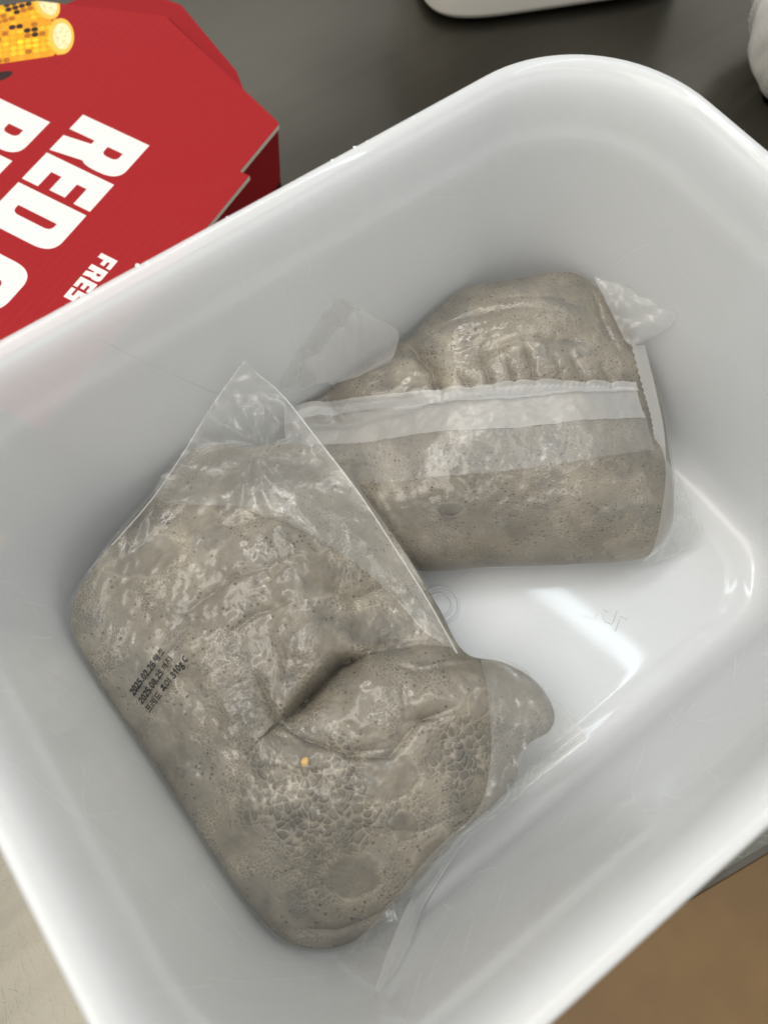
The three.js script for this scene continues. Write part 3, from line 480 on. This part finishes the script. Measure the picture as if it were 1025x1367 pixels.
// ---------------------------------------------------------------- red cardboard pizza box behind the bin
const box = thing('pizza_box', 'red cardboard pizza box with big white lettering and a corn picture, behind the bin', 'box', [0.088, 0, -0.275]);
box.rotation.y = Math.atan2(-0.41, -0.912);                         // local x runs along the front edge, local -z ... see uv below
{
  // box frame: u along the front edge away from the near corner, v from the front edge backwards (both metres)
  const W = (u, v, y) => new V3(-0.912 * u - 0.41 * v, y, 0.41 * u - 0.912 * v);
  box.rotation.y = 0;
  const c = document.createElement('canvas'); c.width = 1536; c.height = 1536; const x = c.getContext('2d'), K = 1536 / 0.32;      // pixels per metre; u from -0.06, v from -0.03
  const red = '#960811';
  x.fillStyle = red; x.fillRect(0, 0, 1536, 1536);
  x.setTransform(K, 0, 0, K, 0.06 * K, 0.03 * K);                    // draw in metres (u, v)
  const letter = (paths, u, v, w, h, col = '#dedbd8') => { x.save(); x.translate(u, v); x.scale(w, h); x.fillStyle = col; x.beginPath(); for (const p of paths) p(); x.fill('evenodd'); x.restore(); };
  const poly = (...q) => () => { x.moveTo(q[0], q[1]); for (let i = 2; i < q.length; i += 2) x.lineTo(q[i], q[i + 1]); x.closePath(); };
  const rr = (a, b, d, e, r, left = r) => () => { x.moveTo(a + left, b); x.lineTo(d - r, b); x.quadraticCurveTo(d, b, d, b + r * 0.9); x.lineTo(d, e - r * 0.9); x.quadraticCurveTo(d, e, d - r, e); x.lineTo(a + left, e); if (left) x.quadraticCurveTo(a, e, a, e - left * 0.9); else x.lineTo(a, e); x.lineTo(a, b + left * 0.9); if (left) x.quadraticCurveTo(a, b, a + left, b); else x.lineTo(a, b); x.closePath(); };
  const G = { // heavy square letters, top at 0, foot at 1
    R: (u, v, w, h) => { letter([rr(0, 0, 1, 0.62, 0.3, 0), rr(0.42, 0.2, 0.62, 0.42, 0.1, 0)], u, v, w, h); letter([poly(0, 0.5, 0.42, 0.5, 0.42, 1, 0, 1)], u, v, w, h); letter([poly(0.5, 0.55, 0.92, 0.55, 1.02, 1, 0.6, 1)], u, v, w, h); },
    E: (u, v, w, h) => letter([poly(0, 0, 1, 0, 1, 0.24, 0.46, 0.24, 0.46, 0.38, 0.95, 0.38, 0.95, 0.61, 0.46, 0.61, 0.46, 0.76, 1, 0.76, 1, 1, 0, 1)], u, v, w, h),
    D: (u, v, w, h) => letter([rr(0, 0, 1, 1, 0.32, 0), rr(0.42, 0.22, 0.6, 0.78, 0.12, 0)], u, v, w, h),
    C: (u, v, w, h) => letter([rr(0, 0, 1, 1, 0.34), rr(0.4, 0.22, 0.6, 0.78, 0.12)], u, v, w, h),
    P: (u, v, w, h) => { letter([rr(0, 0, 1, 0.62, 0.3, 0), rr(0.42, 0.2, 0.62, 0.42, 0.1, 0)], u, v, w, h); letter([poly(0, 0.5, 0.42, 0.5, 0.42, 1, 0, 1)], u, v, w, h); },
    I: (u, v, w, h) => letter([poly(0, 0, 1, 0, 1, 1, 0, 1)], u, v, w, h),
    F: (u, v, w, h) => letter([poly(0, 0, 1, 0, 1, 0.25, 0.46, 0.25, 0.46, 0.4, 0.92, 0.4, 0.92, 0.64, 0.46, 0.64, 0.46, 1, 0, 1)], u, v, w, h),
  };
  G.R(0.0515, 0.0565, 0.031, 0.0485); G.E(0.0855, 0.0565, 0.0225, 0.0485); G.D(0.111, 0.0565, 0.031, 0.0485); G.C(0.1555, 0.0565, 0.033, 0.0485); G.E(0.193, 0.0565, 0.0225, 0.0485);
  G.P(0.066, 0.118, 0.031, 0.0485); G.I(0.1005, 0.118, 0.0135, 0.0485); G.E(0.118, 0.118, 0.0225, 0.0485); G.E(0.145, 0.118, 0.0225, 0.0485);
  G.F(0.1275, 0.0225, 0.0072, 0.0112); G.R(0.136, 0.0225, 0.0082, 0.0112); G.E(0.1455, 0.0225, 0.0068, 0.0112); letter([poly(0, 0, 1, 0, 1, 0.25, 0.42, 0.25, 0.42, 0.36, 1, 0.36, 1, 1, 0, 1, 0, 0.75, 0.58, 0.75, 0.58, 0.62, 0, 0.62)], 0.1535, 0.0225, 0.0072, 0.0112);
  // roasted corn cobs, printed
  const cob = (u, v, ang, len, wd) => {
    x.save(); x.translate(u, v); x.rotate(ang);
    x.fillStyle = '#d9930f'; x.beginPath(); x.roundRect(-len / 2, -wd / 2, len, wd, wd * 0.3); x.fill();
    const rows = 7, cols = Math.round(len / wd * 7);
    for (let i = 0; i < cols; i++) for (let j = 0; j < rows; j++) {
      const h = hash(i, j, Math.round(u * 999)), edge = Math.sin((j + 0.5) / rows * Math.PI);
      const ch = noise(i * 0.45, j * 0.6, Math.round(u * 999)) + 0.35 * h; x.fillStyle = ch > 0.98 ? '#2c1a08' : ch > 0.86 ? '#a8640e' : 'rgb(' + [225 + 30 * h, 140 + 55 * edge * h + 20 * edge, 20 + 20 * h].map((q) => q | 0).join() + ')';
      x.beginPath(); x.ellipse(-len / 2 + (i + 0.5) * len / cols, -wd / 2 + (j + 0.5) * wd / rows, len / cols * 0.46, wd / rows * 0.46, 0, 0, 7); x.fill();
    }
    x.fillStyle = '#e8b64a'; x.beginPath(); x.ellipse(len / 2, 0, wd * 0.24, wd * 0.49, 0, 0, 7); x.fill();
    x.fillStyle = '#efd9ac'; x.beginPath(); x.ellipse(len / 2 + wd * 0.02, 0, wd * 0.17, wd * 0.36, 0, 0, 7); x.fill();
    x.fillStyle = '#d8b682'; for (let i = 0; i < 24; i++) { x.beginPath(); x.arc(len / 2 + (hash(i, 1) - 0.5) * wd * 0.25, (hash(i, 2) - 0.5) * wd * 0.6, wd * 0.018, 0, 7); x.fill(); }
    x.restore();
  };
  x.fillStyle = '#2a1410'; x.beginPath(); x.ellipse(0.052, 0.168, 0.008, 0.0035, 0.6, 0, 7); x.fill();
  cob(0.008, 0.199, -2.5, 0.052, 0.031); cob(0.0225, 0.176, -2.3, 0.05, 0.033);
  const art = finish(new THREE.CanvasTexture(c), true, false); art.flipY = false; art.needsUpdate = true;
  const flute = tex(512, 512, (u, v) => 0.5 + 0.035 * Math.sin(v * Math.PI * 2 * 62 + 2.5 * noise(u * 6, v * 6, 2)) + 0.5 * (fbm(u * 14, v * 14, 90, 4) - 0.5));
  const card = new THREE.MeshPhysicalMaterial({ map: art, roughness: 0.5, specularIntensity: 0.4, bumpMap: flute, bumpScale: 0.0014, clearcoat: 0.22, clearcoatRoughness: 0.3 });
  const plain = new THREE.MeshPhysicalMaterial({ color: 0x8f0a14, roughness: 0.5, specularIntensity: 0.4, clearcoat: 0.08, clearcoatRoughness: 0.4 });
  const raw = new THREE.MeshStandardMaterial({ color: 0xcfc8b8, roughness: 0.9 });
  const uvOf = (u, v) => [(u + 0.06) / 0.32, (v + 0.03) / 0.32];
  const board = (poly, y, name, material, parent = box, sag = () => 0) => {   // a 3 mm board: printed face, bare cut edges
    const sh = new THREE.Shape(poly.map(([u, v]) => new THREE.Vector2(u, v))), ge = new THREE.ShapeGeometry(sh), P = ge.attributes.position, U = ge.attributes.uv;
    const q = []; for (let i = 0; i < P.count; i++) { const u = P.getX(i), v = P.getY(i), w = W(u, v, y + sag(u, v)); q.push(w); U.setXY(i, ...uvOf(u, v)); }
    for (let i = 0; i < P.count; i++) P.setXYZ(i, q[i].x, q[i].y, q[i].z);
    ge.computeVertexNormals(); const up = ge.attributes.normal.getY(0) > 0; if (!up) { const ix = ge.index.array; for (let i = 0; i < ix.length; i += 3) { const t = ix[i]; ix[i] = ix[i + 1]; ix[i + 1] = t; } ge.computeVertexNormals(); }
    const m = add(name, ge, material, parent);
    const n = poly.length, edge = gridGeo(n, 1, (s, t) => { const [u, v] = poly[Math.round(s * n) % n]; return { p: W(u, v, y + sag(u, v) - (t ? 0.003 : 0.0001)) }; });
    add('cut_edge', edge.toNonIndexed(), raw, m).geometry.computeVertexNormals();
    return m;
  };
  // lid: the flat top, its flared side and the tab over the front
  board([[0, 0], [0.0415, 0], [0.0415, -0.0065], [0.23, -0.0065], [0.23, 0.24], [0.03, 0.24], [-0.012, 0.19], [-0.0415, 0.1115], [-0.04, 0.108], [-0.002, 0.003]], 0.045, 'lid', card);
  // front wall of the lid
  const quad = (a, b, d, e) => gridGeo(8, 4, (s, t) => ({ p: a.clone().lerp(b, s).lerp(e.clone().lerp(d, s), t), uv: [s * 0.1, t * 0.1] }));
  add('front_wall', quad(W(-0.001, 0.0015, 0.0448), W(0.23, 0.0015, 0.0448), W(0.23, 0.004, 0), W(0.002, 0.004, 0)), plain, box);
  add('side_wall', quad(W(-0.001, 0.0015, 0.0448), W(-0.041, 0.109, 0.0448), W(-0.038, 0.109, 0), W(0.002, 0.004, 0)), plain, box);
  board([[-0.012, 0.03], [-0.034, 0.055], [-0.066, 0.12], [-0.063, 0.17], [-0.02, 0.19]], 0.034, 'side_flap', plain, box);
}

// ---------------------------------------------------------------- things at the back of the table
{
  const tub = thing('white_tub', 'white plastic package with a rounded base at the top of the photo', 'package', [0.3605, 0, -0.346]);
  const pts = [[0, 0.002], [0.09, 0.002], [0.097, 0.0035], [0.1, 0.008], [0.101, 0.03], [0.105, 0.09], [0.107, 0.1], [0.103, 0.1], [0.1, 0.09]].map(([a, b]) => new THREE.Vector2(a, b));
  const prof = pts, gg = gridGeo(96, prof.length - 1, (s, t) => { const q = prof[Math.round(t * (prof.length - 1))], a = s * Math.PI * 2, ca = Math.cos(a), sa = Math.sin(a), k = Math.pow(Math.pow(Math.abs(ca), 5) + Math.pow(Math.abs(sa), 5), -0.2); return { p: new V3(ca * k * q.x * 1.0, q.y, -sa * k * q.x * 0.62) }; });
  add('tub_body', gg, new THREE.MeshPhysicalMaterial({ color: 0xd8d4cc, roughness: 0.35, clearcoat: 0.4 }), tub);
  const lid = gridGeo(96, 4, (s, t) => { const a = s * Math.PI * 2, ca = Math.cos(a), sa = Math.sin(a), k = Math.pow(Math.pow(Math.abs(ca), 5) + Math.pow(Math.abs(sa), 5), -0.2), r = [0.1, 0.11, 0.111, 0.105, 0][Math.round(t * 4)]; return { p: new V3(ca * k * r, [0.099, 0.1, 0.106, 0.108, 0.108][Math.round(t * 4)], -sa * k * r * 0.62) }; });
  add('tub_lid', lid, new THREE.MeshPhysicalMaterial({ color: 0xe6e2da, roughness: 0.35 }), tub);
  tub.rotation.y = -0.42;
}
{
  const bagW = thing('plastic_sack', 'crumpled white plastic sack at the top right edge behind the bin', 'bag', [0.44, 0, -0.125]);
  const g = gridGeo(160, 80, (s, t) => {
    const a = s * Math.PI * 2, h = t * 0.16, w = 0.085 * Math.pow(Math.sin(Math.PI * clamp(0.12 + t * 0.8, 0, 1)), 0.5) * (t > 0.97 ? (1 - t) / 0.03 : 1);
    const k = 1 + 0.16 * (ridge(Math.cos(a) * 1.6 + 4, Math.sin(a) * 1.6 + t * 1.5, 500, 3) - 0.4) + 0.06 * (fbm(Math.cos(a) * 4, Math.sin(a) * 4 + t * 5, 510, 3) - 0.5);
    return { p: new V3(Math.cos(a) * w * k, 0.002 + h, -Math.sin(a) * w * k) };
  });
  add('sack_film', g, new THREE.MeshPhysicalMaterial({ color: 0xe2e0dc, roughness: 0.4, clearcoat: 0.5, clearcoatRoughness: 0.2 }), bagW);
}

// ---------------------------------------------------------------- crumbs
function crumb(name, label, at, size, color, sx = 1, cat = 'crumb') {
  const g = new THREE.IcosahedronGeometry(size, 2), P = g.attributes.position;
  for (let i = 0; i < P.count; i++) { const a = P.getX(i), b = P.getY(i), d = P.getZ(i), k = 0.7 + 0.7 * noise(a / size * 1.3 + 9, b / size * 1.3 + d / size * 1.7 + 5, 600 + at[0]); P.setXYZ(i, a * k * sx, b * k * 0.6, d * k); }
  g.computeVertexNormals();
  const m = add(name, g, new THREE.MeshStandardMaterial({ color, roughness: 0.8 })); m.position.copy(mm(at)); m.userData = { label, category: cat }; return m;
}
{
  const p = [-99.9,60.6,34.5], q = mm(p), y = bag1.top(q.x, q.z) + 0.0045;
  const m = crumb('bread_crumb', 'golden crumb lying on top of the larger dough bag', p, 0.0013, 0xc2a468, 1.3); m.position.y = y;
}
crumb('dark_crumb', 'tiny dark crumb on the bin floor by its front wall', [-18.6,12.0,112.0], 0.0009, 0x2b2b33, 1.4);
crumb('dark_crumb_001', 'tiny dark crumb stuck on the inner front wall of the bin, near the right edge', [9.8,80.0,139.8], 0.0008, 0x2b2b33, 1.4);
crumb('yellow_crumb', 'yellow crumb on the bin wall at the left edge of the photo', [-154.3,70.0,-119.5], 0.0022, 0xd9a94e);

scene.traverse((o) => { if (o.isMesh) { o.castShadow = true; o.receiveShadow = true; } if (o.isLight && o.shadow) o.castShadow = true; });
renderer.render(scene, camera);
